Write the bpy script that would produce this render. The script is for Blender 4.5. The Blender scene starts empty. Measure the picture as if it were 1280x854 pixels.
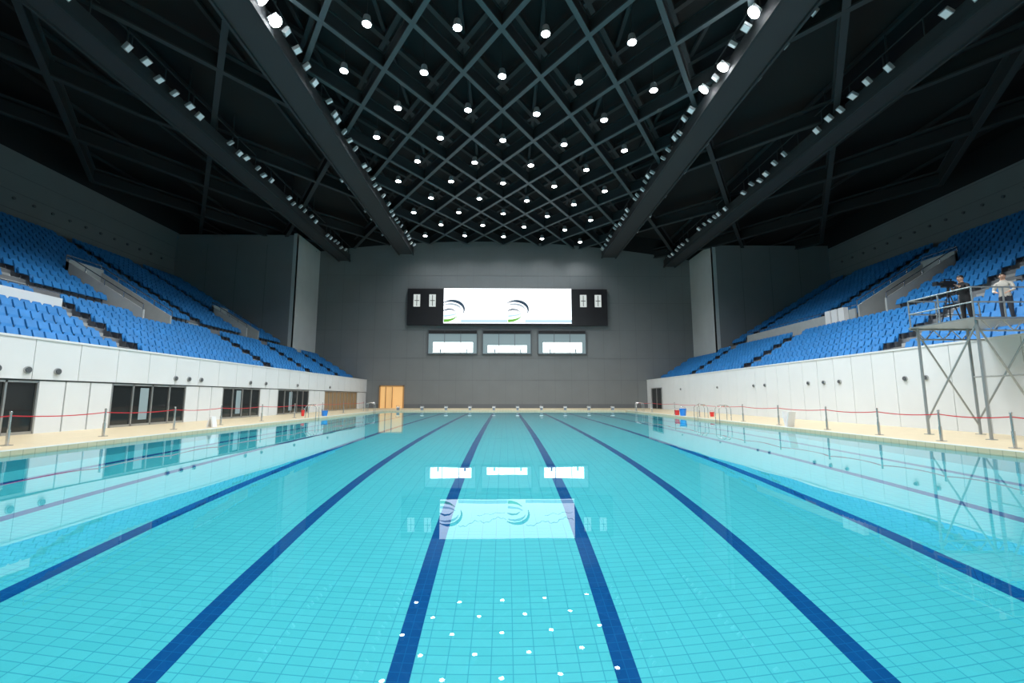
import bpy, math, random
from mathutils import Vector, Matrix, Euler
random.seed(4)
sc = bpy.context.scene
sc.view_settings.view_transform = 'Standard'
sc.view_settings.look = 'None'
F = 560.0

# ---------------------------------------------------------------- materials
def mat(name, col, rough=0.6, metal=0.0, emis=None, es=0.0, var=0.0, vscale=3.0, spec=0.5):
    m = bpy.data.materials.new(name); m.use_nodes = True
    nt = m.node_tree; b = nt.nodes['Principled BSDF']
    b.inputs['Base Color'].default_value = (*col, 1)
    b.inputs['Roughness'].default_value = rough
    b.inputs['Metallic'].default_value = metal
    b.inputs['Specular IOR Level'].default_value = spec
    if emis:
        b.inputs['Emission Color'].default_value = (*emis, 1)
        b.inputs['Emission Strength'].default_value = es
    if var > 0:
        tc = nt.nodes.new('ShaderNodeTexCoord'); n = nt.nodes.new('ShaderNodeTexNoise')
        n.inputs['Scale'].default_value = vscale; n.inputs['Detail'].default_value = 3
        nt.links.new(tc.outputs['Object'], n.inputs['Vector'])
        r = nt.nodes.new('ShaderNodeMapRange')
        r.inputs['To Min'].default_value = 1 - var; r.inputs['To Max'].default_value = 1 + var
        nt.links.new(n.outputs['Fac'], r.inputs['Value'])
        v = nt.nodes.new('ShaderNodeVectorMath'); v.operation = 'SCALE'
        v.inputs[0].default_value = col
        nt.links.new(r.outputs['Result'], v.inputs['Scale'])
        nt.links.new(v.outputs['Vector'], b.inputs['Base Color'])
    return m

def tile_mat(name, c1, c2, grout, w, h, mortar, rough=0.4, spec=0.5):
    m = mat(name, c1, rough, spec=spec); nt = m.node_tree; b = nt.nodes['Principled BSDF']
    tc = nt.nodes.new('ShaderNodeTexCoord'); br = nt.nodes.new('ShaderNodeTexBrick')
    br.offset = 0.0; br.squash = 1.0
    br.inputs['Color1'].default_value = (*c1, 1); br.inputs['Color2'].default_value = (*c2, 1)
    br.inputs['Mortar'].default_value = (*grout, 1)
    br.inputs['Scale'].default_value = 1.0; br.inputs['Mortar Size'].default_value = mortar
    br.inputs['Mortar Smooth'].default_value = 0.1
    br.inputs['Brick Width'].default_value = w; br.inputs['Row Height'].default_value = h
    nt.links.new(tc.outputs['Object'], br.inputs['Vector'])
    nt.links.new(br.outputs['Color'], b.inputs['Base Color'])
    return m

M = {}
M['wallgrey'] = mat('grey_acoustic_wall', (0.18, 0.195, 0.20), 0.75, var=0.08, vscale=0.5)
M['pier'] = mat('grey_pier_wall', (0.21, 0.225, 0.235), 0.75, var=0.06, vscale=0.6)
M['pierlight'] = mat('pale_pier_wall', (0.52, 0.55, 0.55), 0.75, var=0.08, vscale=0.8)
M['joint'] = mat('panel_joint', (0.13, 0.14, 0.15), 0.8)
M['white'] = mat('white_panel', (0.66, 0.69, 0.70), 0.45, var=0.04, vscale=0.8)
M['whitejoint'] = mat('panel_gap', (0.16, 0.17, 0.17), 0.7)
M['glassdark'] = mat('dark_glass', (0.012, 0.016, 0.018), 0.08)
M['alu'] = mat('brushed_aluminium', (0.45, 0.46, 0.46), 0.35, 0.8)
M['frame'] = mat('grey_window_frame', (0.10, 0.11, 0.12), 0.5, 0.3)
M['steel'] = mat('stainless_steel', (0.6, 0.6, 0.6), 0.25, 0.95)
M['galv'] = mat('galvanised_tube', (0.34, 0.37, 0.38), 0.4, 0.6)
M['concrete'] = mat('concrete_step', (0.2, 0.21, 0.22), 0.8, var=0.15, vscale=2)
M['stair'] = mat('pale_stair', (0.38, 0.40, 0.40), 0.8, var=0.1, vscale=2)
M['seat'] = mat('blue_seat_plastic', (0.020, 0.20, 0.52), 0.4, var=0.3, vscale=1.5)
M['seatleg'] = mat('seat_bracket', (0.05, 0.06, 0.08), 0.5)
M['deck'] = tile_mat('deck_tiles', (0.66, 0.55, 0.36), (0.62, 0.52, 0.34), (0.46, 0.39, 0.26), 0.3, 0.3, 0.012, 0.45)
M['pool'] = tile_mat('pool_tiles', (0.10, 0.63, 0.68), (0.115, 0.66, 0.71), (0.045, 0.44, 0.56), 0.25, 0.125, 0.006, 0.35, 0.3)
M['poolwall'] = mat('pool_wall_tiles', (0.12, 0.60, 0.68), 0.35)
M['line'] = tile_mat('lane_line_tiles', (0.001, 0.085, 0.28), (0.001, 0.095, 0.31), (0.004, 0.13, 0.36), 0.25, 0.125, 0.006, 0.5, 0.1)
M['gutter'] = mat('overflow_grate', (0.55, 0.6, 0.58), 0.5)
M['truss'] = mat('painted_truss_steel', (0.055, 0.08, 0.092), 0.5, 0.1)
M['trussdark'] = mat('shaded_truss_web', (0.028, 0.035, 0.040), 0.7)  # darker copy of the truss paint, with shade put into the colour
M['roof'] = mat('dark_roof_deck', (0.010, 0.012, 0.014), 0.9)
M['beam'] = mat('catwalk_beam', (0.034, 0.038, 0.042), 0.6)
M['black'] = mat('black_panel', (0.008, 0.009, 0.012), 0.4)
M['blackcloth'] = mat('black_cloth', (0.012, 0.012, 0.014), 0.8)
M['jeans'] = mat('dark_trousers', (0.03, 0.035, 0.05), 0.8)
M['beige'] = mat('cream_shirt', (0.50, 0.47, 0.42), 0.8)
M['skin'] = mat('skin', (0.5, 0.29, 0.2), 0.5)
M['hair'] = mat('black_hair', (0.01, 0.008, 0.007), 0.5)
M['eye'] = mat('eye_white', (0.7, 0.7, 0.7), 0.3)
M['lip'] = mat('lips', (0.35, 0.12, 0.1), 0.5)
M['red'] = mat('red_tape', (0.6, 0.02, 0.03), 0.5)
M['redp'] = mat('red_plastic', (0.6, 0.03, 0.03), 0.4)
M['bluep'] = mat('blue_plastic', (0.02, 0.2, 0.65), 0.4)
M['whitep'] = mat('white_plastic', (0.75, 0.75, 0.75), 0.4)
M['blockgrey'] = mat('grey_block_top', (0.22, 0.25, 0.28), 0.5)
M['lampwhite'] = mat('flood_housing', (0.34, 0.37, 0.39), 0.4)
M['floodface'] = mat('flood_lens', (0.7, 0.75, 0.78), 0.3, emis=(0.8, 0.93, 1.0), es=0.10)  # unlit lens; faint glow added so it shows up under the dim roof
M['lit'] = mat('lit_lamp', (1, 1, 1), 0.3, emis=(1, 1, 1), es=26.0)
M['litflood'] = mat('lit_flood_lamp', (1, 1, 1), 0.3, emis=(1, 1, 1), es=60.0)
M['screen'] = mat('led_screen_sky', (0.1, 0.1, 0.1), 0.5, emis=(0.90, 0.96, 1.0), es=2.0)
M['scr_dark'] = mat('led_screen_dark', (0.01, 0.01, 0.01), 0.5, emis=(0.02, 0.05, 0.09), es=1)
M['scr_grey'] = mat('led_screen_grey', (0.01, 0.01, 0.01), 0.5, emis=(0.42, 0.50, 0.56), es=1)
M['scr_green'] = mat('led_screen_green', (0.01, 0.01, 0.01), 0.5, emis=(0.16, 0.5, 0.05), es=1)
M['scr_blue'] = mat('led_screen_blue', (0.01, 0.01, 0.01), 0.5, emis=(0.62, 0.84, 0.97), es=1.0)
M['signlit'] = mat('lit_sign', (0.1, 0.1, 0.1), 0.5, emis=(0.8, 0.88, 0.85), es=0.7)
M['winlit'] = mat('lit_booth', (0.5, 0.5, 0.5), 0.5, emis=(0.9, 1.0, 0.98), es=3.6)
M['windim'] = mat('dim_booth', (0.12, 0.16, 0.17), 0.6, emis=(0.16, 0.22, 0.24), es=0.8)
M['warm'] = mat('warm_lit_wood', (0.5, 0.3, 0.12), 0.6, emis=(1.0, 0.60, 0.24), es=0.55)
M['warmdim'] = mat('warm_interior', (0.2, 0.14, 0.08), 0.6, emis=(0.8, 0.5, 0.22), es=0.07)
M['wood'] = mat('wooden_door', (0.5, 0.27, 0.10), 0.5)
for k in ('scr_dark','scr_grey','scr_green','scr_blue','lit','litflood','floodface','signlit','windim'):
    M[k].cycles.emission_sampling = 'NONE'

# water
w = bpy.data.materials.new('pool_water'); w.use_nodes = True
nt = w.node_tree; nt.nodes.clear()
o = nt.nodes.new('ShaderNodeOutputMaterial'); g = nt.nodes.new('ShaderNodeBsdfGlass')
g.inputs['Color'].default_value = (0.90, 0.985, 1.0, 1); g.inputs['IOR'].default_value = 1.33
g.inputs['Roughness'].default_value = 0.0
nt.links.new(g.outputs[0], o.inputs['Surface'])
M['water'] = w

# ---------------------------------------------------------------- mesh builder
class MB:
    def __init__(s): s.v=[]; s.f=[]; s.m=[]; s.mats=[]
    def mi(s, k):
        if k not in s.mats: s.mats.append(k)
        return s.mats.index(k)
    def add(s, vs, fs, k):
        b=len(s.v); i=s.mi(k)
        s.v += [tuple(v) for v in vs]
        for f in fs: s.f.append(tuple(b+j for j in f)); s.m.append(i)
    def box(s, x0,x1,y0,y1,z0,z1,k):
        vs=[(x0,y0,z0),(x1,y0,z0),(x1,y1,z0),(x0,y1,z0),(x0,y0,z1),(x1,y0,z1),(x1,y1,z1),(x0,y1,z1)]
        s.add(vs,[(0,3,2,1),(4,5,6,7),(0,1,5,4),(1,2,6,5),(2,3,7,6),(3,0,4,7)],k)
    def obox(s, c, size, rot, k):
        c=Vector(c); R=rot if isinstance(rot,Matrix) else Euler(rot).to_matrix()
        vs=[]
        for dz in(-.5,.5):
            for dx,dy in((-.5,-.5),(.5,-.5),(.5,.5),(-.5,.5)):
                vs.append(c+R@Vector((dx*size[0],dy*size[1],dz*size[2])))
        s.add(vs,[(0,3,2,1),(4,5,6,7),(0,1,5,4),(1,2,6,5),(2,3,7,6),(3,0,4,7)],k)
    def bar(s, a, b, w_, h_, k):
        a=Vector(a); b=Vector(b); d=b-a; L=d.length; d.normalize()
        up=Vector((0,0,1)) if abs(d.z)<0.95 else Vector((0,1,0))
        x=d.cross(up).normalized(); z=x.cross(d)
        R=Matrix((x,d,z)).transposed()
        s.obox((a+b)/2,(w_,L,h_),R,k)
    def cyl(s, a, b, r, k, n=10, r2=None):
        a=Vector(a); b=Vector(b); d=(b-a).normalized()
        up=Vector((0,0,1)) if abs(d.z)<0.95 else Vector((0,1,0))
        x=d.cross(up).normalized(); y=d.cross(x); r2=r if r2 is None else r2
        vs=[a+(x*math.cos(t)+y*math.sin(t))*r for t in [2*math.pi*i/n for i in range(n)]]
        vs+=[b+(x*math.cos(t)+y*math.sin(t))*r2 for t in [2*math.pi*i/n for i in range(n)]]
        fs=[(i,(i+1)%n,n+(i+1)%n,n+i) for i in range(n)]+[tuple(range(n))[::-1],tuple(range(n,2*n))]
        s.add(vs,fs,k)
    def tube(s, pts, r, k, n=8):
        for a,b in zip(pts[:-1],pts[1:]): s.cyl(a,b,r,k,n)
    def ball(s, c, r, k, sc3=(1,1,1), R=None, nu=14, nv=10):
        c=Vector(c); vs=[]; fs=[]
        for j in range(nv+1):
            p=math.pi*j/nv
            for i in range(nu):
                t=2*math.pi*i/nu
                q=Vector((math.sin(p)*math.cos(t)*sc3[0]*r,math.sin(p)*math.sin(t)*sc3[1]*r,math.cos(p)*sc3[2]*r))
                if R: q=R@q
                vs.append(c+q)
        for j in range(nv):
            for i in range(nu):
                fs.append((j*nu+i,(j+1)*nu+i,(j+1)*nu+(i+1)%nu,j*nu+(i+1)%nu))
        s.add(vs,fs,k)
    def build(s, name, smooth=False, parent=None, loc=None, rz=0):
        me=bpy.data.meshes.new(name); me.from_pydata(s.v,[],s.f)
        for k in s.mats: me.materials.append(M[k])
        me.polygons.foreach_set('material_index', s.m)
        if smooth: me.polygons.foreach_set('use_smooth',[True]*len(s.f))
        me.update()
        ob=bpy.data.objects.new(name,me); sc.collection.objects.link(ob)
        if parent: ob.parent=parent
        if loc: ob.location=loc
        ob.rotation_euler=(0,0,rz)
        return ob

# ---------------------------------------------------------------- camera
cam_d=bpy.data.cameras.new('camera'); cam=bpy.data.objects.new('camera',cam_d); sc.collection.objects.link(cam)
cam_d.sensor_width=36; cam_d.lens=36*F/1280; cam_d.clip_end=300
cam.location=(-0.1,0,1.45)
cam.rotation_euler=(math.pi/2+math.atan(70/F),0,-0.016)
sc.camera=cam

# ---------------------------------------------------------------- layout constants
PX=12.5; PY0=1.0; PY1=47.0; PD=-3.25; DK=0.12
XL=-17.5; XR=18.0; FW=57.0; BW=-12.0; PIERX=24.2; PIERY=50.5; OUT=38.0
def cz(x): return 21.4-1.9*min(1.0,abs(x)/24.0)**2-0.02*x

# ---------------------------------------------------------------- deck / pool
b=MB()
b.box(-OUT,-PX,BW,FW,-0.4,DK,'deck'); b.box(PX,OUT,BW,FW,-0.4,DK,'deck')
b.box(-PX,PX,PY1,FW,-0.4,DK,'deck'); b.box(-PX,PX,BW,PY0,-0.4,DK,'deck')
b.build('floor')
b=MB()
b.box(-PX,PX,PY0,PY1,PD-0.3,PD,'pool')
b.box(-PX-0.3,-PX,PY0,PY1,PD,-0.4,'poolwall'); b.box(PX,PX+0.3,PY0,PY1,PD,-0.4,'poolwall')
b.box(-PX,PX,PY1,PY1+0.3,PD,-0.4,'poolwall'); b.box(-PX,PX,PY0-0.3,PY0,PD,-0.4,'poolwall')
pool=b.build('swimming_pool_basin')
b=MB()
for i in range(10):
    x=-11.25+2.5*i
    b.box(x-0.125,x+0.125,PY0+2,PY1-2,PD+0.001,PD+0.005,'line')
    b.box(x-0.5,x+0.5,PY1-2.28,PY1-2.0,PD+0.001,PD+0.006,'line')
    b.box(x-0.14,x+0.14,PY1-0.02,PY1-0.002,PD+0.6,-0.45,'line')
lines=b.build('lane_marking_lines')
b=MB()
for sx in(-1,1):
    b.box(sx*PX if sx>0 else -PX-0.3, PX+0.3 if sx>0 else -PX, PY0,PY1,DK,DK+0.006,'gutter')
b.box(-PX-0.3,PX+0.3,PY1,PY1+0.3,DK,DK+0.006,'gutter')
b.build('overflow_gutter')
# water surface with faint real ripples
nx,ny=150,280; vs=[]; fs=[]
waves=[]
for i in range(9):
    a=random.uniform(0,math.pi); lam=random.uniform(0.7,3.2)
    waves.append((math.cos(a)*2*math.pi/lam,math.sin(a)*2*math.pi/lam,random.uniform(0,6),0.00006*lam))
for j in range(ny+1):
    for i in range(nx+1):
        x=-PX+2*PX*i/nx; y=PY0+(PY1-PY0)*j/ny
        vs.append((x,y,sum(A*math.sin(kx*x+ky*y+p) for kx,ky,p,A in waves)))
for j in range(ny):
    for i in range(nx):
        k=j*(nx+1)+i; fs.append((k,k+1,k+nx+2,k+nx+1))
b=MB(); b.add(vs,fs,'water'); water=b.build('pool_water',smooth=True)
water.cycles.is_caustics_caster=True
for ob in(pool,lines): ob.cycles.is_caustics_receiver=True

# ---------------------------------------------------------------- walls
b=MB()
N=48; vs=[];fs=[]
for i in range(N+1):
    x=-PIERX+2*PIERX*i/N
    vs+= [(x,FW,DK-0.1),(x,FW,cz(x)+0.4)]
for i in range(N): fs.append((2*i,2*i+2,2*i+3,2*i+1))
b.add(vs,fs,'wallgrey')
vs=[];fs=[]
for i in range(N+1):
    x=-OUT+2*OUT*i/N; vs+=[(x,FW+0.01,cz(x)+0.3),(x,FW+0.01,cz(x)+3.2)]
for i in range(N): fs.append((2*i,2*i+2,2*i+3,2*i+1))
b.add(vs,fs,'roof')
for z in(3.6,6.4,10.0,13.6,17.2): b.box(-PIERX,PIERX,FW-0.02,FW,z,z+0.03,'joint')
for i in range(-11,12): b.box(i*2.1-0.01,i*2.1+0.01,FW-0.012,FW,DK,19,'joint')
b.box(-PIERX,PIERX,FW-0.05,FW,DK,DK+0.5,'joint')
b.build('wall_far')
for s,nm in((-1,'left'),(1,'right')):
    b=MB()
    x0,x1=sorted((s*OUT,s*(OUT+0.3)))
    b.box(x0,x1,BW,PIERY+0.3,DK,19.6-0.02*s*OUT,'wallgrey')
    b.box(x0,x1,BW,FW,19.6-0.02*s*OUT,24,'roof')
    for z in(15.8,17.2,18.6): b.box(s*OUT-0.02,s*OUT+0.02,BW,PIERY,z,z+0.04,'joint')
    b.build('wall_'+nm)
    b=MB()
    x0,x1=sorted((s*PIERX,s*OUT))
    b.box(x0,x1,PIERY,PIERY+0.4,DK,cz(s*24)+0.2,'pier')
    for k in range(1,4): 
        xx=s*(PIERX+k*3.4); b.box(xx-0.02,xx+0.02,PIERY-0.015,PIERY,DK,19,'joint')
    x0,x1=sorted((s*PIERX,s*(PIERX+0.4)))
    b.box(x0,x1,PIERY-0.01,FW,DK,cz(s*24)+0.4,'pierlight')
    b.build('wall_pier_'+nm)
b=MB(); b.box(-OUT,OUT,BW-0.3,BW,DK,24,'wallgrey'); b.build('wall_back')

# ---------------------------------------------------------------- roof
b=MB(); N=36; vs=[];fs=[]
for i in range(N+1):
    x=-OUT-0.3+2*(OUT+0.3)*i/N; vs+=[(x,BW-0.3,cz(x)+2.6),(x,FW+0.3,cz(x)+2.6)]
for i in range(N): fs.append((2*i,2*i+1,2*i+3,2*i+2))
b.add(vs,fs,'roof'); b.build('ceiling')
LX,LY,PXo,PYo=2.4,3.5,-0.3,25.2
def P(i,j,dz=0): 
    x=PXo+LX*i; return Vector((x,PYo+LY*j+0.05*(x+8),cz(x)+dz))
b=MB()
up=lambda v,h: v+Vector((0,0,h))
for c in range(-61,62,2):
    for sg in(1,-1):
        for i in range(-16,17):
            j=(c-i)*sg; j2=(c-i-1)*sg
            a=P(i,j); d=P(i+1,j2)
            if min(a.y,d.y)<BW or max(a.y,d.y)>FW+1.5 or max(abs(a.x),abs(d.x))>OUT: continue
            side=abs((a.x+d.x)/2)>14
            if side and c%4!=1: continue
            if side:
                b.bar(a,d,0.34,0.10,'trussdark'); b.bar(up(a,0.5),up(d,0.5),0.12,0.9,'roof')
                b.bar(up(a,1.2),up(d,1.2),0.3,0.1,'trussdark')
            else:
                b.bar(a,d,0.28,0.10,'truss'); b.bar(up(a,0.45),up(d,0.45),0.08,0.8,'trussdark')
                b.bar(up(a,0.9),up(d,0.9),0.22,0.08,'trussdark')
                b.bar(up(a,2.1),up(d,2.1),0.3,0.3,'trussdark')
for i in range(-15,16,2):
    x=PXo+LX*i
    b.bar((x,BW,cz(x)+2.35),(x,FW,cz(x)+2.35),0.22,0.22,'trussdark')
b.build('roof_diagrid_truss')

# ---------------------------------------------------------------- catwalk beams with floodlights
beams=[(-12.9,19.7,1.8),(13.4,19.4,1.8),(-20.8,18.8,1.4),(21.3,18.2,1.4)]
flit=[(-1,18.9),(-1,20.3),(1,19.6),(1,22.3),(1,24.6)]
for bi,(bx,bz,bw) in enumerate(beams):
    b=MB()
    b.box(bx-bw/2,bx+bw/2,BW,FW-0.6,bz+0.15,bz+1.0,'beam')
    for sx in(-1,1):
        b.box(bx+sx*bw/2-0.07,bx+sx*bw/2+0.07,BW,FW-0.6,bz,bz+0.25,'trussdark')
        b.box(bx+sx*bw/2-0.03,bx+sx*bw/2+0.03,BW,FW-0.6,bz+1.9,bz+1.95,'trussdark')
        y=BW+0.5
        while y<FW-1: b.box(bx+sx*bw/2-0.03,bx+sx*bw/2+0.03,y,y+0.06,bz+1.0,bz+1.92,'trussdark'); y+=2.4
    y=BW+1
    while y<FW-1:
        b.cyl((bx,y,bz+1.0),(bx,y,cz(bx)+2.6),0.06,'trussdark',6); y+=4.8
    b.build('lighting_catwalk')
    b=MB(); y=4.0; n=0
    while y<FW-1.5:
        for sx in(-1,1):
            if abs(bx)>18 and sx*bx>0: continue
            if abs(bx)>18 and (n%8)>5: continue
            if abs(bx)<18 and sx*bx>0 and n%2: continue
            if abs(bx)<18 and n%7==6: continue
            px=bx+sx*(bw/2+0.34+random.uniform(-.08,.12)); pz=bz+0.7+random.uniform(-.22,.18)
            side=1 if bx>0 else -1
            yy=y+random.uniform(-.16,.16)
            R=Euler((0.0,side*random.uniform(.5,.9),0)).to_matrix()@Euler((random.uniform(-.1,.5),0,0)).to_matrix()
            lit=any(side==fs_ and sx*bx<0 and abs(bx)<18 and abs(yy-fy)<0.6 for fs_,fy in flit)
            q_=1.25 if lit else 1.0
            b.obox((px,yy,pz),(0.42*q_,0.40*q_,0.16),R,'lampwhite')
            c=Vector((px,yy,pz))+R@Vector((0,0,-0.085))
            if lit:
                b.cyl(c,c+R@Vector((0,0,-0.05)),0.30,'litflood',20)
            else: b.obox(c,(0.34,0.32,0.02),R,'floodface')
            c2=Vector((px,yy,pz))+R@Vector((0,0,0.14)); b.obox(c2,(0.28,0.1,0.14),R,'trussdark')
            b.bar((bx+sx*bw/2,yy,bz+0.95),(px,yy,pz+0.12),0.06,0.06,'trussdark')
        n+=1; y+=1.1
    b.build('floodlight_row')

# downlights
b=MB(); lightpos=[]
for j in range(-9,9):
    for i in range(-4,5):
        if (i+j)%2: continue
        v=P(i,j); x,y,z=v; z-=0.15
        if abs(x)>10.6 or y>FW-2 or y<BW+2: continue
        b.cyl((x,y,z),(x,y,z+0.45),0.27,'lampwhite',16,0.18)
        b.cyl((x,y,z-0.02),(x,y,z),0.225,'lit',16)
        b.cyl((x,y,z+0.45),(x,y,z+2.7),0.02,'trussdark',5)
        lightpos.append((x,y,z-0.25))
b.build('downlight_array')
ld=bpy.data.lights.new('downlight_lamp','SPOT'); ld.energy=580; ld.spot_size=math.radians(140); ld.spot_blend=0.7
ld.shadow_soft_size=0.2; ld.color=(0.95,0.98,1.0)
ld.cycles.use_multiple_importance_sampling=False
ld.cycles.is_caustics_light=True
lroot=bpy.data.objects.new('downlight_lamps',None); sc.collection.objects.link(lroot)
for p in lightpos:
    o_=bpy.data.objects.new('downlight_lamp',ld); o_.location=p; o_.parent=lroot; sc.collection.objects.link(o_)
fd=bpy.data.lights.new('flood_lamp','SPOT'); fd.energy=3600; fd.spot_size=math.radians(130); fd.spot_blend=0.6
fd.shadow_soft_size=0.3; fd.color=(0.95,0.98,1.0); fd.cycles.use_multiple_importance_sampling=False
fd.cycles.is_caustics_light=True
froot=bpy.data.objects.new('flood_lamps',None); sc.collection.objects.link(froot)
for s,y in flit+[(-1,2.0),(1,2.0),(-1,-6),(1,-6)]:  # last four are unseen fill floods, added out of frame without fixtures
    o_=bpy.data.objects.new('flood_lamp',fd); o_.location=(s*11.3,y,19.5)
    o_.rotation_euler=(0.3,0,0); o_.parent=froot; sc.collection.objects.link(o_)

# ---------------------------------------------------------------- scoreboard + booths + door on far wall
b=MB()
b.box(-12.6,13.1,FW-0.45,FW-0.05,10.6,15.35,'black')
b.box(-7.95,8.45,FW-0.5,FW-0.44,10.85,15.4,'screen')
y=FW-0.505
def ribbon(pts,wd,k,yy):
    vs=[];fs=[]
    for i,p in enumerate(pts):
        a=Vector(pts[max(i-1,0)]); c=Vector(pts[min(i+1,len(pts)-1)]); t=(c-a).normalized(); n=Vector((-t[1],t[0]))
        ww=wd[i] if isinstance(wd,list) else wd
        vs+=[(p[0]+n[0]*ww,yy,p[1]+n[1]*ww),(p[0]-n[0]*ww,yy,p[1]-n[1]*ww)]
    for i in range(len(pts)-1): fs.append((2*i,2*i+1,2*i+3,2*i+2))
    b.add(vs,fs,k)
for x0 in(-7.95,0.25):
    def q(u,v): return (x0+u*8.2,10.85+v*4.55)
    arc=[q(0.12+0.20*math.cos(t),0.38+0.26*math.sin(t)) for t in [math.pi*0.72-0.105*i for i in range(26)]]
    ribbon(arc,[0.04+0.15*math.sin(math.pi*i/25)**1.2 for i in range(26)],'scr_dark',y)
    arc=[q(0.10+0.17*math.cos(t),0.38+0.17*math.sin(t)) for t in [math.pi*0.7-0.11*i for i in range(20)]]
    ribbon(arc,[0.03+0.10*math.sin(math.pi*i/19) for i in range(20)],'scr_grey',y-0.002)
    ribbon([q(0.0,0.36),q(0.07,0.40),q(0.14,0.39),q(0.2,0.32)],[0.06,0.10,0.08,0.02],'scr_dark',y-0.002)
    ribbon([q(0.005,0.20),q(0.08,0.22),q(0.16,0.24),q(0.23,0.30)],[0.14,0.12,0.1,0.04],'scr_blue',y-0.003)
    ribbon([q(0.005,0.07),q(0.08,0.08),q(0.15,0.12),q(0.22,0.2)],[0.2,0.17,0.12,0.02],'scr_green',y-0.004)
    ribbon([q(0.28+0.70*i/30,0.66-0.16*(i/30)+0.04*math.sin(i*0.45)+0.02*math.sin(i*1.7)) for i in range(31)],0.035,'scr_grey',y)
    ribbon([q(0.55+0.42*i/20,0.42-0.08*(i/20)+0.02*math.sin(i*.8)) for i in range(21)],0.025,'scr_grey',y)
    ribbon([q(0.27+0.73*i/10,0.06) for i in range(11)],0.20,'scr_blue',y)
for sx in(-11.4,-9.4,10.0,11.9):
    b.box(sx-0.42,sx+0.42,FW-0.48,FW-0.44,13.0,14.6,'signlit')
    b.box(sx-0.30,sx+0.30,FW-0.49,FW-0.47,13.75,13.83,'black'); b.box(sx-0.04,sx+0.04,FW-0.49,FW-0.47,13.1,14.5,'black')
b.build('led_scoreboard')
for n,(xa,xb) in enumerate(((-9.85,-3.7),(-2.9,3.2),(4.2,10.25))):
    b=MB(); za,zb=7.0,9.95
    for (c0,c1,d0,d1) in((xa,xb,za-0.12,za),(xa,xb,zb,zb+0.12),(xa-0.12,xa,za-0.12,zb+0.12),(xb,xb+0.12,za-0.12,zb+0.12)):
        b.box(c0,c1,FW-0.2,FW-0.01,d0,d1,'frame')
    b.box(xa,xb,FW-0.04,FW-0.02,za,zb,'windim')
    b.box(xa+0.6,xb-0.5,FW-0.07,FW-0.045,za+0.15,za+(1.45 if n!=1 else 1.05),'winlit')
    for k in(0.25,0.79):
        b.box(xa+(xb-xa)*k-0.10,xa+(xb-xa)*k+0.10,FW-0.09,FW-0.072,za+0.15,za+0.6,'windim')
    for k in(1,2):
        xx=xa+(xb-xa)*k/3; b.box(xx-0.03,xx+0.03,FW-0.12,FW-0.095,za,zb,'frame')
    b.box(xa,xb,FW-0.12,FW-0.04,zb-0.4,zb,'black')
    b.build('window_%d'%(n+1))
b=MB()
b.box(-15.75,-12.8,FW-0.12,FW-0.06,DK,2.85,'warm')
b.box(-15.85,-15.7,FW-0.25,FW-0.1,DK,2.95,'wood'); b.box(-12.9,-12.75,FW-0.25,FW-0.1,DK,2.95,'wood')
b.box(-15.85,-12.75,FW-0.25,FW-0.1,2.8,2.95,'wood')
b.box(-15.1,-15.0,FW-0.2,FW-0.1,DK,2.8,'wood'); b.obox((-14.1,FW-0.7,1.45),(0.08,1.1,2.6),(0,0,0.2),'wood')
b.build('door_1')
b=MB()
b.box(XR-0.06,XR-0.02,51.5,55.0,DK,2.5,'glassdark')
for yy in(51.5,53.25,55.0): b.box(XR-0.12,XR-0.01,yy-0.05,yy+0.05,DK,2.55,'alu')
b.box(XR-0.12,XR-0.01,51.5,55,2.5,2.6,'alu')
b.build('door_2')

# ---------------------------------------------------------------- podium front walls
b=MB()
b.box(XL-0.45,XL-0.14,BW,FW-0.03,DK,3.6,'whitejoint')
y=BW
while y<FW-0.1:
    b.box(XL-0.12,XL,y+0.012,min(y+1.8,FW)-0.012,2.12,3.6,'white'); y+=1.8
b.box(XL-0.45,XL+0.03,BW,FW-0.03,3.6,3.68,'white')
opens=[(9.5,17.1),(20.3,24.9),(28.2,32.4),(35.0,40.4),(44.0,53.5)]
segs=[]; prev=BW
for a,c in opens: segs.append((prev,a)); prev=c
segs.append((prev,FW-0.02))
for a,c in segs:
    n=max(1,round((c-a)/1.15)); 
    for i in range(n):
        y0=a+(c-a)*i/n; y1=a+(c-a)*(i+1)/n
        b.box(XL-0.13,XL-0.04,y0+0.03,y1-0.03,DK,2.06,'white')
b.build('stand_front_wall_left')
for n,(a,c) in enumerate(opens):
    b=MB()
    b.box(XL-0.12,XL-0.09,a,c,DK,2.06,'glassdark' if n<4 else 'warmdim')
    k=max(2,round((c-a)/1.1))
    for i in range(k+1):
        yy=a+(c-a)*i/k; b.box(XL-0.1,XL-0.03,yy-0.035,yy+0.035,DK,2.06,'alu')
    b.box(XL-0.1,XL-0.03,a,c,DK,DK+0.1,'alu'); b.box(XL-0.1,XL-0.03,a,c,1.99,2.06,'alu')
    if n in(1,2,3):
        yy=a+(c-a)*0.35; b.box(XL-0.085,XL-0.07,yy,yy+0.5,0.4,1.9,'windim')
    b.build('glass_door')
b=MB()
b.box(XR+0.14,XR+0.45,BW,FW-0.03,DK,3.6,'whitejoint')
y=BW
while y<FW-0.1:
    b.box(XR,XR+0.12,y+0.011,min(y+1.3,FW)-0.011,DK,3.6,'white'); y+=1.3
b.box(XR-0.03,XR+0.45,BW,FW-0.03,3.6,3.68,'white')
b.build('stand_front_wall_right')
b=MB()
for yy in(15.6,16.6,17.7,24,25,26,31,33,38,45):
    b.cyl((XL,yy,2.45),(XL+0.06,yy,2.45),0.13,'alu',16); b.cyl((XL+0.06,yy,2.45),(XL+0.09,yy,2.45),0.10,'frame',16)
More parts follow.
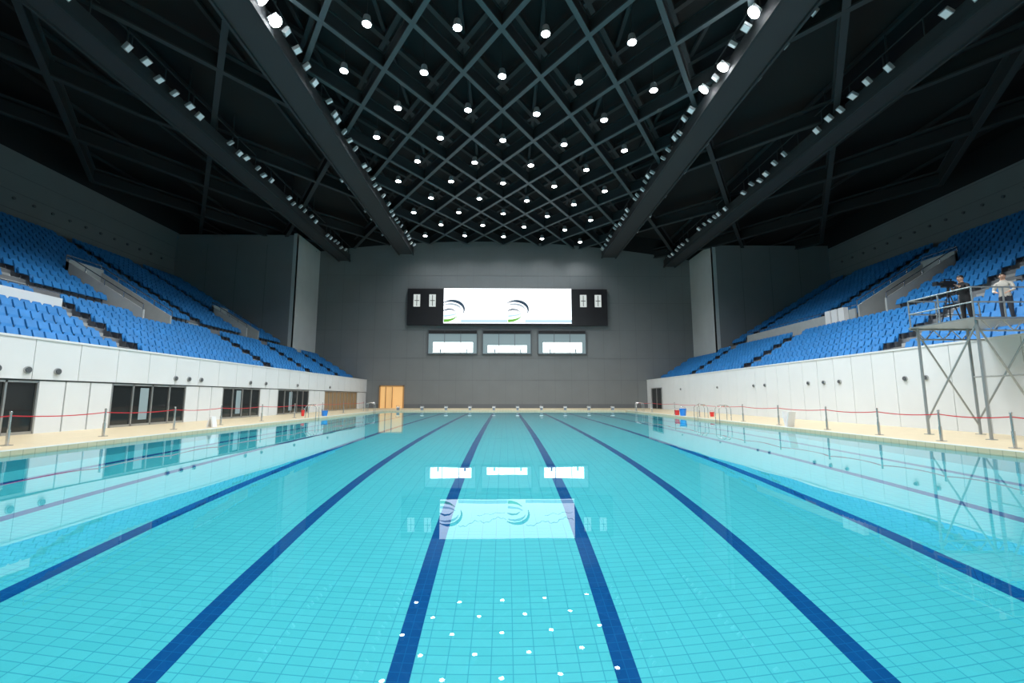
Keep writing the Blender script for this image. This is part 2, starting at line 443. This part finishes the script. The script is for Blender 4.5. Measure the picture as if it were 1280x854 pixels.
for yy in(19,20,24,25.2,26.5,31,32.4,38,46):
    b.cyl((XR,yy,2.3),(XR-0.06,yy,2.3),0.11,'alu',16); b.cyl((XR-0.06,yy,2.3),(XR-0.09,yy,2.3),0.08,'frame',16)
b.build('round_wall_vents')

# ---------------------------------------------------------------- grandstands
NR=22; RUN=0.87; RISE=0.53; Z0=2.95
def seat_template():
    t=MB()
    pts=[(-.21,.40),(.21,.40),(.22,.74),(.16,.84),(-.16,.84),(-.22,.74)]
    tilt=lambda z:0.30+(z-.4)*0.22
    vs=[(tilt(z),yy,z) for yy,z in pts]+[(tilt(z)+.045,yy,z-.01) for yy,z in pts]
    t.add(vs,[tuple(range(6))[::-1],tuple(range(6,12))]+[(i,(i+1)%6,6+(i+1)%6,6+i) for i in range(6)],'seat')
    t.obox((0.17,0,0.52),(0.07,0.42,0.36),(0,0.35,0),'seat')
    t.obox((0.26,0,0.2),(0.05,0.08,0.42),(0,0,0),'seatleg')
    return t
T=seat_template()
def stand(s,x0,nm,aisles,voms):
    st=MB(); se=MB()
    for r in range(NR):
        xa=x0+r*RUN; xb=xa+RUN; z=Z0+r*RISE
        yend=FW-0.03 if xb<PIERX else PIERY-0.03
        cuts=[(v[0],v[1]) for v in voms if xb>v[2]+0.05 and xa<v[3]-0.05]
        ivs=[(BW,yend)]
        for c0,c1 in cuts:
            new=[]
            for a,c in ivs:
                if c0>a and c1<c: new+=[(a,c0),(c1,c)]
                else: new.append((a,c))
            ivs=new
        for a,c in ivs:
            xx0,xx1=sorted((s*xa,s*xb)); st.box(xx0,xx1,a,c,z-0.75,z,'concrete')
        y=5.0
        while y<yend-0.4:
            ok=all(abs(y-a)>0.85 for a in aisles) and all(not(c0-0.4<y<c1+0.4) for c0,c1 in cuts)
            if r==7: ok=False
            if ok:
                base=len(se.v)
                jx=random.uniform(-.01,.01)
                se.v+= [(s*(xa+0.22+vx+jx),y+vy,z+vz) for vx,vy,vz in T.v]
                for f,m_ in zip(T.f,T.m): se.f.append(tuple(base+q_ for q_ in (f if s>0 else f[::-1]))); se.m.append(m_)
            y+=0.5
        for a in aisles:
            if a>yend-0.6 or any(c0<a<c1 for c0,c1 in cuts): continue
            xx0,xx1=sorted((s*(xa),s*(xa+0.30)))
            st.box(xx0,xx1,a-0.6,a+0.6,z-0.01,z+0.02,'stair')
            xx0,xx1=sorted((s*(xb-0.30),s*xb))
            st.box(xx0,xx1,a-0.6,a+0.6,z,z+0.26,'stair')
    se.mats=T.mats
    st.build('grandstand_steps_'+nm); se.build('grandstand_seating')
    for (y0,y1,xa,xb) in voms:
        v=MB(); r0=round((xa-x0)/RUN); zf=Z0+r0*RISE-0.3
        rk=lambda x: Z0+(x-x0)/RUN*RISE
        xx0,xx1=sorted((s*xa,s*xb)); v.box(xx0,xx1,y0,y1,zf-0.3,zf,'stair')
        for yy,o1 in((y0,0.15),(y1,-0.15)):
            ya,yb=sorted((yy,yy+o1)); zt0=rk(xa)+0.9; zt1=rk(xb)+0.9
            vs=[(s*xa,ya,zf),(s*xb,ya,zf),(s*xb,ya,zt1),(s*xa,ya,zt0),(s*xa,yb,zf),(s*xb,yb,zf),(s*xb,yb,zt1),(s*xa,yb,zt0)]
            v.add(vs,[(0,1,2,3),(7,6,5,4),(0,4,5,1),(1,5,6,2),(2,6,7,3),(3,7,4,0)],'stair')
            for k in range(5):
                xx=xa+(xb-xa)*k/4; zz=rk(xx)+0.9; v.cyl((s*xx,yy,zz),(s*xx,yy,zz+0.35),0.025,'steel',6)
            v.cyl((s*xa,yy,zt0+0.35),(s*xb,yy,zt1+0.35),0.03,'steel',6)
        xx0,xx1=sorted((s*(xb-0.2),s*xb)); v.box(xx0,xx1,y0,y1,zf,rk(xb)+1.0,'stair')
        xx0,xx1=sorted((s*(xb-0.23),s*(xb-0.2))); v.box(xx0,xx1,y0+0.4,y1-0.4,zf,zf+2.2,'glassdark')
        v.cyl((s*xb,y0,rk(xb)+1.3),(s*xb,y1,rk(xb)+1.3),0.03,'steel',6)
        v.build('vomitory_entrance')
lx=17.98; rx=18.48
stand(-1,lx,'left',[8,15.5,23,36.5,44,51.5],[(28.5,31.0,lx+6*RUN,lx+12*RUN),(43.0,45.2,lx+8*RUN,lx+12*RUN)])
stand(1,rx,'right',[8,15.5,22.5,36.5,47],[(29.0,31.5,rx+8*RUN,rx+14*RUN),(10,12.5,rx+8*RUN,rx+14*RUN)])
b=MB()
xx=lx+5*RUN-0.1; zz=Z0+5*RISE
b.box(-xx-0.08,-xx+0.04,BW,22.3,zz-0.4,zz+0.75,'white')
b.cyl((-xx,BW,zz+1.0),(-xx,22.3,zz+1.0),0.03,'steel',6)
b.build('tier_parapet')
b=MB()
xx=rx+8*RUN; zz=Z0+8*RISE
b.box(xx-0.12,xx,31.6,46.2,zz-0.6,zz+0.7,'stair')
b.cyl((xx,31.6,zz+0.95),(xx,46.2,zz+0.95),0.03,'steel',6)
for k in range(8): b.cyl((xx,32.2+k*2,zz+0.7),(xx,32.2+k*2,zz+0.95),0.02,'steel',6)
for k in range(3): b.box(xx-0.5,xx-0.15,32.2+k*0.7,32.75+k*0.7,zz-0.5,zz+0.9,'whitep')
b.build('tier_parapet')
b=MB()
for s in(-1,1):
    y=8.0
    while y<49:
        b.cyl((s*OUT,y,16.7),(s*(OUT-0.1),y,16.7),0.12,'frame',10); y+=1.5
b.build('wall_speaker_row')

# ---------------------------------------------------------------- stanchions with tape
def stanchions(x,ys,nm):
    root=bpy.data.objects.new(nm,None); sc.collection.objects.link(root)
    b=MB()
    for y in ys:
        b.cyl((x,y,DK),(x,y,DK+0.02),0.13,'steel',16); b.cyl((x,y,DK+0.02),(x,y,DK+0.45),0.042,'steel',12)
        b.cyl((x,y,DK+0.45),(x,y,DK+0.9),0.028,'steel',10); b.ball((x,y,DK+0.92),0.036,'steel',nu=8,nv=6)
    b.build('posts',parent=root)
    b=MB()
    for a,c in zip(ys[:-1],ys[1:]):
        n=8
        for i in range(n):
            t0=i/n;t1=(i+1)/n; sag=lambda t:DK+0.82-0.10*4*t*(1-t)*(0.6)
            b.bar((x,a+(c-a)*t0,sag(t0)),(x,a+(c-a)*t1,sag(t1)),0.006,0.03,'red')
    b.build('tape',parent=root)
stanchions(-13.9,[6.6,9.8,12.9,15.9,19.2,22.3,26,30,34.5,39,44.5],'tape_barrier')
stanchions(13.3,[7,9.4,11.8,13.8,16.1,18.7,22,25.3,31,35.5,41,46],'tape_barrier')

# starting blocks
for i in range(10):
    x=-11.25+2.5*i; b=MB(); y=PY1+0.35
    b.box(x-0.12,x+0.12,y,y+0.35,DK,DK+0.26,'blockgrey'); b.obox((x,y+0.19,DK+0.32),(0.36,0.42,0.04),(0.12,0,0),'whitep')
    b.cyl((x-0.16,y+0.03,DK+0.28),(x-0.16,y+0.03,DK+0.5),0.015,'steel',6);b.cyl((x+0.16,y+0.03,DK+0.28),(x+0.16,y+0.03,DK+0.5),0.015,'steel',6)
    b.cyl((x-0.16,y+0.03,DK+0.5),(x+0.16,y+0.03,DK+0.5),0.015,'steel',6)
    b.build('starting_block')
# ladders
def ladder(x,y,s):
    b=MB()
    for dy in(-0.25,0.25):
        pts=[(x+s*0.6,y+dy,DK)]
        for i in range(9):
            t=math.pi*i/8; pts.append((x+s*(0.255+0.345*math.cos(t)),y+dy,DK+0.62+0.25*math.sin(t)))
        pts+=[(x-s*0.09,y+dy,0),(x-s*0.09,y+dy,-1.3)]
        b.tube(pts,0.022,'steel')
    for k in range(4): b.box(min(x-s*0.13,x-s*0.05),max(x-s*0.13,x-s*0.05),y-0.25,y+0.25,-0.3-0.3*k,-0.27-0.3*k,'steel')
    b.build('pool_ladder')
ladder(PX,29.5,1); ladder(PX,26.5,1); ladder(PX,43,1); ladder(-PX,30,-1); ladder(-PX,43,-1)
# buckets
def bucket(x,y,k,r=0.18,h=0.36):
    b=MB(); b.cyl((x,y,DK+0.006),(x,y,DK+h),r*0.8,k,16,r); b.cyl((x,y,DK+h),(x,y,DK+h+0.02),r*1.06,k,16)
    pts=[(x+r*math.cos(t),y,DK+h+0.14*math.sin(t)) for t in[math.pi*i/8 for i in range(9)]]; b.tube(pts,0.01,'steel',6)
    b.build('cleaning_bucket')
bucket(12.95,33,'bluep',0.25,0.5); bucket(12.9,34,'redp',0.18,0.36); bucket(14.4,31.5,'redp',0.15,0.3); bucket(-13.2,33.2,'bluep',0.22,0.36); bucket(-14.6,32.8,'redp',0.12,0.42)
b=MB(); 
b.obox((12.95,20.5,DK+0.34),(0.40,0.04,0.7),(0.22,0,0.2),'whitep'); b.obox((12.95,20.78,DK+0.34),(0.40,0.04,0.7),(-0.22,0,0.2),'whitep')
b.build('folding_floor_sign')
b=MB(); b.obox((-13.3,20.6,DK+0.24),(0.06,0.3,0.48),(0,0.2,0),'whitep'); b.obox((-13.15,20.6,DK+0.24),(0.06,0.3,0.48),(0,-0.2,0),'whitep'); b.build('folding_floor_sign')

# ---------------------------------------------------------------- scaffold platform
b=MB(); X0,X1,Y0,Y1,PZ=15.3,17.9,14.2,16.3,4.0
for (x,y) in((X0,Y0),(X0,Y1),(17.2,Y0),(17.2,Y1)):
    b.cyl((x,y,DK),(x,y,PZ),0.045,'galv',10); b.box(x-0.1,x+0.1,y-0.1,y+0.1,DK,DK+0.02,'galv')
for y in(Y0,Y1):
    b.cyl((X0,y,PZ-0.2),(17.2,y,DK+0.3),0.03,'galv',8)
for x in(X0,17.2):
    b.cyl((x,Y0,PZ-0.15),(x,Y1,DK+0.5),0.03,'galv',8)
b.cyl((17.2,Y0,2.2),(17.2,Y1,2.2),0.03,'galv',8)
b.box(X0-0.2,X1,Y0-0.15,Y1+0.15,PZ,PZ+0.05,'galv')
for y in(Y0-0.15,Y1+0.1):
    b.cyl((X0-0.2,y,PZ-0.03),(X1,y,PZ-0.03),0.03,'galv',8); b.cyl((X0,y,PZ-0.4),(X1,y,PZ-0.4),0.03,'galv',8)
    k=0; x=X0
    while x<X1-0.3:
        b.cyl((x,y,PZ-0.4 if k%2 else PZ-0.05),(x+0.35,y,PZ-0.05 if k%2 else PZ-0.4),0.018,'galv',6); x+=0.35;k+=1
xs=[X0-0.15,16.2,17.15,X1-0.03]
for y in(Y0-0.1,Y1+0.1):
    for x in xs: b.cyl((x,y,PZ),(x,y,PZ+1.05),0.025,'galv',8)
    for z in(0.55,1.05): b.cyl((X0-0.15,y,PZ+z),(X1,y,PZ+z),0.025,'galv',8)
for z in(0.55,1.05): b.cyl((X0-0.15,Y0-0.1,PZ+z),(X0-0.15,Y1+0.1,PZ+z),0.025,'galv',8)
b.cyl((X0-0.15,(Y0+Y1)/2,PZ),(X0-0.15,(Y0+Y1)/2,PZ+1.05),0.025,'galv',8)
b.build('scaffold_platform')

# ---------------------------------------------------------------- people
def skin_geo(pts,edges,rad,sub=1):
    me=bpy.data.meshes.new('tmp'); me.from_pydata(pts,edges,[]); ob=bpy.data.objects.new('tmp',me); sc.collection.objects.link(ob)
    md=ob.modifiers.new('s','SKIN'); md.use_smooth_shade=True
    for i,r in enumerate(rad):
        r=r if isinstance(r,tuple) else (r,r)
        me.skin_vertices[0].data[i].radius=r
    me.skin_vertices[0].data[0].use_root=True
    if sub: s_=ob.modifiers.new('u','SUBSURF'); s_.levels=sub; s_.render_levels=sub
    dg=bpy.context.evaluated_depsgraph_get(); ev=ob.evaluated_get(dg); m2=ev.to_mesh()
    V=[tuple(v.co) for v in m2.vertices]; Fc=[tuple(p.vertices) for p in m2.polygons]
    ev.to_mesh_clear(); bpy.data.objects.remove(ob); return V,Fc
def person(name,loc,rz,shirt,trouser,arms,lean=0.0,headturn=0.0):
    b=MB(); L=lean
    P_=[(0,0,0.95),(0,-0.02*L,1.08),(0,-0.10*L,1.28),(0,-0.16*L,1.41),(0,-0.19*L,1.50),
        (0.09,0,0.86),(0.11,-0.02,0.50),(0.12,0.02,0.10),(0.12,-0.15,0.045),
        (-0.09,0,0.86),(-0.12,0.02,0.50),(-0.13,0.04,0.10),(-0.13,-0.13,0.045),(0,-0.2*L-0.01,1.66)]
    R_=[(0.165,0.115),(0.15,0.105),(0.18,0.12),(0.14,0.10),(0.065,0.065),
        0.10,0.068,0.05,0.042, 0.10,0.068,0.05,0.042,(0.055,0.055)]
    E_=[(0,1),(1,2),(2,3),(3,4),(0,5),(5,6),(6,7),(7,8),(0,9),(9,10),(10,11),(11,12),(4,13)]
    for sx,(el,wr) in zip((1,-1),arms):
        n=len(P_); P_+=[(sx*0.19,-0.15*L,1.39),el,wr]; R_+=[0.07,0.05,0.036]; E_+=[(3,n),(n,n+1),(n+1,n+2)]
    V,Fc=skin_geo(P_,E_,R_,2)
    base=len(b.v); b.v+=V
    wr=[Vector(a[1]) for a in arms]
    for f in Fc:
        c=sum((Vector(V[i]) for i in f),Vector())/len(f)
        k=shirt
        if c.z<0.93 and abs(c.x)<0.24 : k=trouser
        if c.z<0.10: k='black'
        if c.z>1.50 and abs(c.x)<0.09: k='skin'
        if min((c-q_).length for q_ in wr)<0.06: k='skin'
        b.f.append(tuple(base+i for i in f)); b.m.append(b.mi(k))
    for sx,(el,w_) in zip((1,-1),arms):
        el=Vector(el); w_=Vector(w_); d=(w_-el).normalized()
        side=d.cross(Vector((0,0,1))).normalized(); dn=side.cross(d)
        V,Fc=skin_geo([tuple(w_-d*.02),tuple(w_+d*.05),tuple(w_+d*.10)],[(0,1),(1,2)],[(.026,.026),(.038,.018),(.040,.016)],2)
        b.add(V,Fc,'skin')
        for i,(o_,l_) in enumerate(((-.03,.065),(-.01,.075),(.01,.07),(.03,.055))):
            a=w_+d*0.10+side*o_; m_=a+d*l_*.55; e=m_+d*l_*.25-dn*l_*.45
            V,Fc=skin_geo([tuple(a-d*.02),tuple(m_),tuple(e)],[(0,1),(1,2)],[.010,.009,.008],1); b.add(V,Fc,'skin')
        a=w_+d*0.03-side*sx*0.03; m_=a-side*sx*0.03+d*0.03; e=m_+d*0.03-dn*0.01
        V,Fc=skin_geo([tuple(a),tuple(m_),tuple(e)],[(0,1),(1,2)],[.012,.011,.009],1); b.add(V,Fc,'skin')
    hc=Vector((0,-0.2*L-0.02,1.645)); R=Euler((0.1*L,0,headturn)).to_matrix()
    b.ball(hc,0.105,'skin',(0.76,0.92,1.12),R); b.ball(hc+R@Vector((0,-0.03,-0.06)),0.06,'skin',(0.85,0.9,0.9),R)
    b.ball(hc+R@Vector((0,0.025,0.035)),0.108,'hair',(0.82,0.88,0.96),R)
    b.ball(hc+R@Vector((0,-0.015,0.075)),0.08,'hair',(0.95,1.0,0.62),R)
    b.ball(hc+R@Vector((0,-0.1,-0.01)),0.018,'skin',(0.7,1.1,1.5),R,8,6)
    for sx in(-1,1):
        b.ball(hc+R@Vector((sx*0.083,0.0,-0.005)),0.026,'skin',(0.4,0.8,1.2),R,8,6)
        b.ball(hc+R@Vector((sx*0.032,-0.086,0.008)),0.012,'eye',(1.2,0.6,0.7),R,8,6)
        b.ball(hc+R@Vector((sx*0.032,-0.093,0.008)),0.006,'hair',(1,0.6,1),R,8,6)
        b.obox(hc+R@Vector((sx*0.032,-0.092,0.028)),(0.032,0.01,0.006),R,'hair')
    b.obox(hc+R@Vector((0,-0.094,-0.05)),(0.04,0.012,0.01),R,'lip')
    b.build(name,smooth=True,loc=loc,rz=rz)
person('camera_operator',(16.42,15.5,PZ+0.05),-math.pi/2+0.1,'blackcloth','blackcloth',[((0.25,-0.16,1.18),(0.12,-0.38,1.34)),((-0.25,-0.16,1.18),(-0.11,-0.36,1.32))],lean=0.5)
person('standing_person',(17.55,15.2,PZ+0.05),-math.pi/2+0.5,'beige','jeans',[((0.26,-0.10,1.14),(0.16,-0.33,1.05)),((-0.26,-0.08,1.14),(-0.15,-0.32,1.07))],lean=0.3,headturn=0.2)
b=MB(); cx,cy,cb=15.78,15.45,PZ+0.05
for a in(0.9,2.8,4.9): b.cyl((cx,cy,cb+1.15),(cx+0.3*math.cos(a),cy+0.3*math.sin(a),cb),0.018,'black',8)
b.cyl((cx,cy,cb+1.1),(cx,cy,cb+1.32),0.04,'black',10)
b.box(cx-0.2,cx+0.2,cy-0.07,cy+0.07,cb+1.32,cb+1.54,'black'); b.cyl((cx-0.2,cy,cb+1.44),(cx-0.42,cy,cb+1.44),0.06,'black',14)
b.box(cx-0.48,cx-0.40,cy-0.08,cy+0.08,cb+1.37,cb+1.51,'black'); b.box(cx-0.12,cx+0.18,cy-0.015,cy+0.015,cb+1.6,cb+1.63,'black')
b.box(cx-0.1,cx-0.07,cy-0.015,cy+0.015,cb+1.54,cb+1.6,'black'); b.box(cx+0.12,cx+0.15,cy-0.015,cy+0.015,cb+1.54,cb+1.6,'black')
b.box(cx+0.2,cx+0.3,cy-0.05,cy+0.05,cb+1.42,cb+1.52,'black'); b.cyl((cx,cy,cb+1.3),(cx+0.3,cy+0.1,cb+1.3),0.012,'black',6)
b.build('video_camera_on_tripod')

wd=bpy.data.worlds.new('world'); sc.world=wd; wd.use_nodes=True
wd.node_tree.nodes['Background'].inputs[0].default_value=(0.5,0.6,0.65,1); wd.node_tree.nodes['Background'].inputs[1].default_value=0.1
